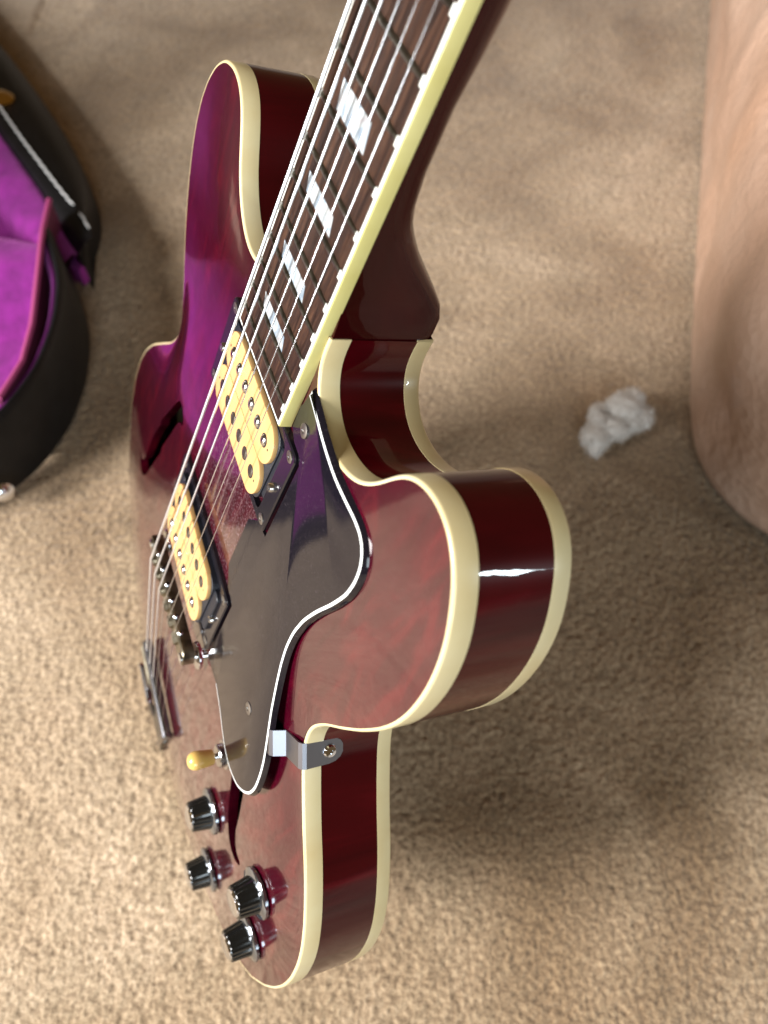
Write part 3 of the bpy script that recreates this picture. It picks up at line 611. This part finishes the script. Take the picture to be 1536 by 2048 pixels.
# plush bed inside
mb = MB(); bx = np.linspace(-800, -300, 42); by = np.linspace(306, 1250, 80); BX, BY = np.meshgrid(bx, by)
def lim(y): return np.interp(y, [306, 330, 350, 378, 431, 487, 573, 642, 705, 760, 1000, 1250], [-460, -400, -365, -334, -310, -309, -321, -330, -385, -430, -585, -755])
lo_ = np.interp(BY, [306, 430, 560, 660, 740, 900, 1180, 1250], [-860, -850, -740, -660, -660, -740, -945, -1000]); BX = lo_ + (BX - bx[0]) / (bx[-1] - bx[0]) * (lim(BY) - lo_)
ins_d = lim(BY) - BX
sg_ = lambda v: 1 / (1 + np.exp(-v))
BZ = 10 + 50 * sg_((BY - 553 - .1 * (BX + 340)) / 4.) * sg_((622 - .2 * (BX + 340) - BY) / 5.)
BZ = BZ + 2.5 * vnoise(BX, BY, 30, 9)
nb_, mb_n = BX.shape; idx = np.arange(BX.size).reshape(BX.shape)
mb.add(np.column_stack([BX.ravel(), BY.ravel(), BZ.ravel()]), [(int(idx[j, i]), int(idx[j, i + 1]), int(idx[j + 1, i + 1]), int(idx[j + 1, i])) for j in range(nb_ - 1) for i in range(mb_n - 1)])
cpart('plush_bed', mb, M_plush, angle=180)
# unseen opened lid, added to shade the lining and darken reflections in the lacquer
mb = MB(); P = resample(np.array(rrect(285, 560, 20, 620, 110, 8), float), 20, True)
V = []; NP = normals(P); n = len(P)
for ins, x in ((0, -900), (0, -830), (6, -826), (12, -830), (12, -892)):
    Q = P - NP * ins; V += [(x - .25 * q[1] * .6, q[0], q[1]) for q in Q]
fs = [(k * n + i, k * n + (i + 1) % n, (k + 1) * n + (i + 1) % n, (k + 1) * n + i) for k in range(4) for i in range(n)] + [tuple(range(n)), tuple(range(4 * n, 5 * n))]
mb.add(V, fs[:4 * n] + fs[4 * n:4 * n + 1]); ld = cpart('added_case_lid', mb, M_vinyl)
mb = MB(); mb.add([(v[0] + 1, v[1], v[2]) for v in V[3 * n:]], [(i, (i + 1) % n, n + (i + 1) % n, n + i) for i in range(n)] + [tuple(range(n, 2 * n))]); cpart('added_lid_lining', mb, M_plush, ld)
# latches
mb = MB(); mb.lathe((-428, 838, 57), (.2, .1, 1), [(15, 0), (15, 3), (11, 6), (3, 7)], 24); cpart('brass_latch', mb, M_gold)
mb = MB(); mb.lathe((-322, 349, 22), (.6, -.8, .3), [(9, 0), (9, 4), (6, 7), (2, 8)], 20); cpart('chrome_latch', mb, M_chrome)

# ------------------------------------------------------------------ leather sofa
M_lea = mat('peach_leather', rough=.36, coat=.15); mp = coords(M_lea, (1, 1, 1))
n, r = noise_col(M_lea, mp, 6, 5, [(.3, (.49, .295, .195)), (.55, (.56, .37, .27)), (.75, (.62, .45, .35))])
n2 = nd(M_lea, 'ShaderNodeTexVoronoi', Scale=120.0, Randomness=1.0); lk(M_lea, mp, 0, n2, 'Vector'); n3 = nd(M_lea, 'ShaderNodeTexNoise', Scale=70.0, Detail=5.0, Distortion=.3); lk(M_lea, mp, 0, n3, 'Vector')
b1 = bump(M_lea, n2, 'Distance', .6, .002); bump(M_lea, n3, 'Fac', .5, .003, b1)
foot = [(620, 1800), (520, 1420), (446, 1155), (380, 878), (329, 663), (289, 492), (276, 428), (275, 379), (292, 334), (330, 302), (400, 270), (560, 240), (900, 240), (1100, 300), (1150, 500), (1150, 1800)]
FP = resample(smooth(resample(np.array(foot, float), 12, True), 2.2, True), 7, True); NF = normals(FP); nF = len(FP)
lv = [(0, 10), (6, 3), (14, 0), (22, 0), (34, -2), (47, -4), (60, -6), (76, -8), (93, -10), (110, -12), (127, -13), (144, -14), (160, -14), (176, -13), (192, -11), (205, -8), (213, 0), (217, 3), (222, 0), (232, -5), (246, -8), (262, -10), (278, -10), (295, -8), (310, -5), (324, 0), (337, 7), (348, 16), (358, 28), (366, 45), (372, 90), (374, 160)]
mb = MB(); V = []
for z, ins in lv:
    for p, nn_ in zip(FP, NF):
        k = ins + (9 * noise.noise(Vector((p[0] / 90, p[1] / 90, z / 80))) + 3.5 * noise.noise(Vector((p[0] / 34, p[1] / 34, z / 34 + 3)))) * (1 if z > 15 else .2)
        q = p - nn_ * k; V.append((q[0], q[1], z + 4 * noise.noise(Vector((p[0] / 60, p[1] / 60, 5)))*(z > 10)))
fs = [(k * nF + i, k * nF + (i + 1) % nF, (k + 1) * nF + (i + 1) % nF, (k + 1) * nF + i) for k in range(len(lv) - 1) for i in range(nF)] + [tuple(range((len(lv) - 1) * nF, len(lv) * nF))]
mb.add(V, fs); SO = np.array([700., 900., 0.])
sofa = thing('leather_sofa', 'peach leather sofa with rounded corner standing on the carpet at the right', 'sofa', Matrix.Translation(SO.tolist() and Vector(SO * S)))
link('sofa_base', mb.mesh('sofa_base', M_lea, True, 180, None, SO), sofa)

# ------------------------------------------------------------------ cotton wad
M_cot = mat('white_cotton', rough=.95); b = M_cot.node_tree.nodes['Principled BSDF']
mp = coords(M_cot, (1, 1, 1)); n, r = noise_col(M_cot, mp, 250, 4, [(.3, (.80, .76, .71)), (.7, (.90, .87, .83))]); bump(M_cot, n, 'Fac', .9, .003)
b.inputs['Sheen Weight'].default_value = .6; b.inputs['Subsurface Weight'].default_value = .3; b.inputs['Subsurface Radius'].default_value = (.004, .004, .004); b.inputs['Subsurface Scale'].default_value = 1.0
import bmesh
bm = bmesh.new()
for cx0, cy0, cz0, rx, ry, rz in ((-24, -26, 9, 13, 15, 10), (-20, -8, 12, 8, 17, 9), (-8, -16, 10, 19, 13, 10), (8, 6, 14, 17, 16, 12), (20, 18, 13, 9, 10, 10), (25, 0, 9, 11, 14, 9), (4, -6, 8, 19, 14, 9), (14, -4, 9, 14, 14, 9), (-26, -38, 6, 6, 8, 6), (-14, 4, 12, 5, 9, 5), (12, 20, 12, 6, 8, 6)):
    M = Matrix.Translation((cx0, cy0, cz0)) @ Matrix.Diagonal((rx, ry, rz, 1)); bmesh.ops.create_icosphere(bm, subdivisions=4, radius=1, matrix=M)
me = bpy.data.meshes.new('cotton_wad'); bm.to_mesh(me); bm.free()
me.materials.append(M_cot)
cot = link('cotton_wad', me); cot.location = (.212, .437, 0.0); cot.scale = (.9, .9, .9)
rm = cot.modifiers.new('r', 'REMESH'); rm.mode = 'VOXEL'; rm.voxel_size = 1.3; rm.use_smooth_shade = True
dg = bpy.context.evaluated_depsgraph_get(); me2 = bpy.data.meshes.new_from_object(cot.evaluated_get(dg)); cot.modifiers.clear(); cot.data = me2
for v in me2.vertices:
    c = v.co; k = 3.4 * noise.noise(c / 8.) + 1.6 * noise.noise(c / 3.2) + .6 * noise.noise(c / 1.4); v.co = (c + v.normal * k) * S
vs = [tuple(v.co) for v in me2.vertices]; fs = [tuple(p.vertices) for p in me2.polygons]; nv = len(vs); rr = random.Random(4)
for q in range(9000):
    v = me2.vertices[rr.randrange(nv)]; p = v.co.copy(); d = (v.normal + Vector((rr.gauss(0, .7), rr.gauss(0, .7), rr.gauss(0, .7)))).normalized(); sd = d.orthogonal().normalized() * .00012; l = rr.uniform(.0015, .0065); bend = Vector((rr.gauss(0, 1), rr.gauss(0, 1), rr.gauss(0, 1))) * .0008
    if p.z < .002: continue
    o = len(vs); a = p - d * .0006; b_ = p + d * l * .55 + bend; c_ = p + d * l; vs += [tuple(a - sd), tuple(a + sd), tuple(b_ - sd), tuple(b_ + sd), tuple(c_)]; fs += [(o, o + 1, o + 3, o + 2), (o + 2, o + 3, o + 4)]
me2 = bpy.data.meshes.new('cotton_wad'); me2.from_pydata(vs, [], fs); me2.materials.append(M_cot); cot.data = me2
me2.polygons.foreach_set('use_smooth', [True] * len(me2.polygons)); me2.update()
cot['label'] = 'small torn wad of white cotton lying on the carpet beside the sofa'; cot['category'] = 'cotton'
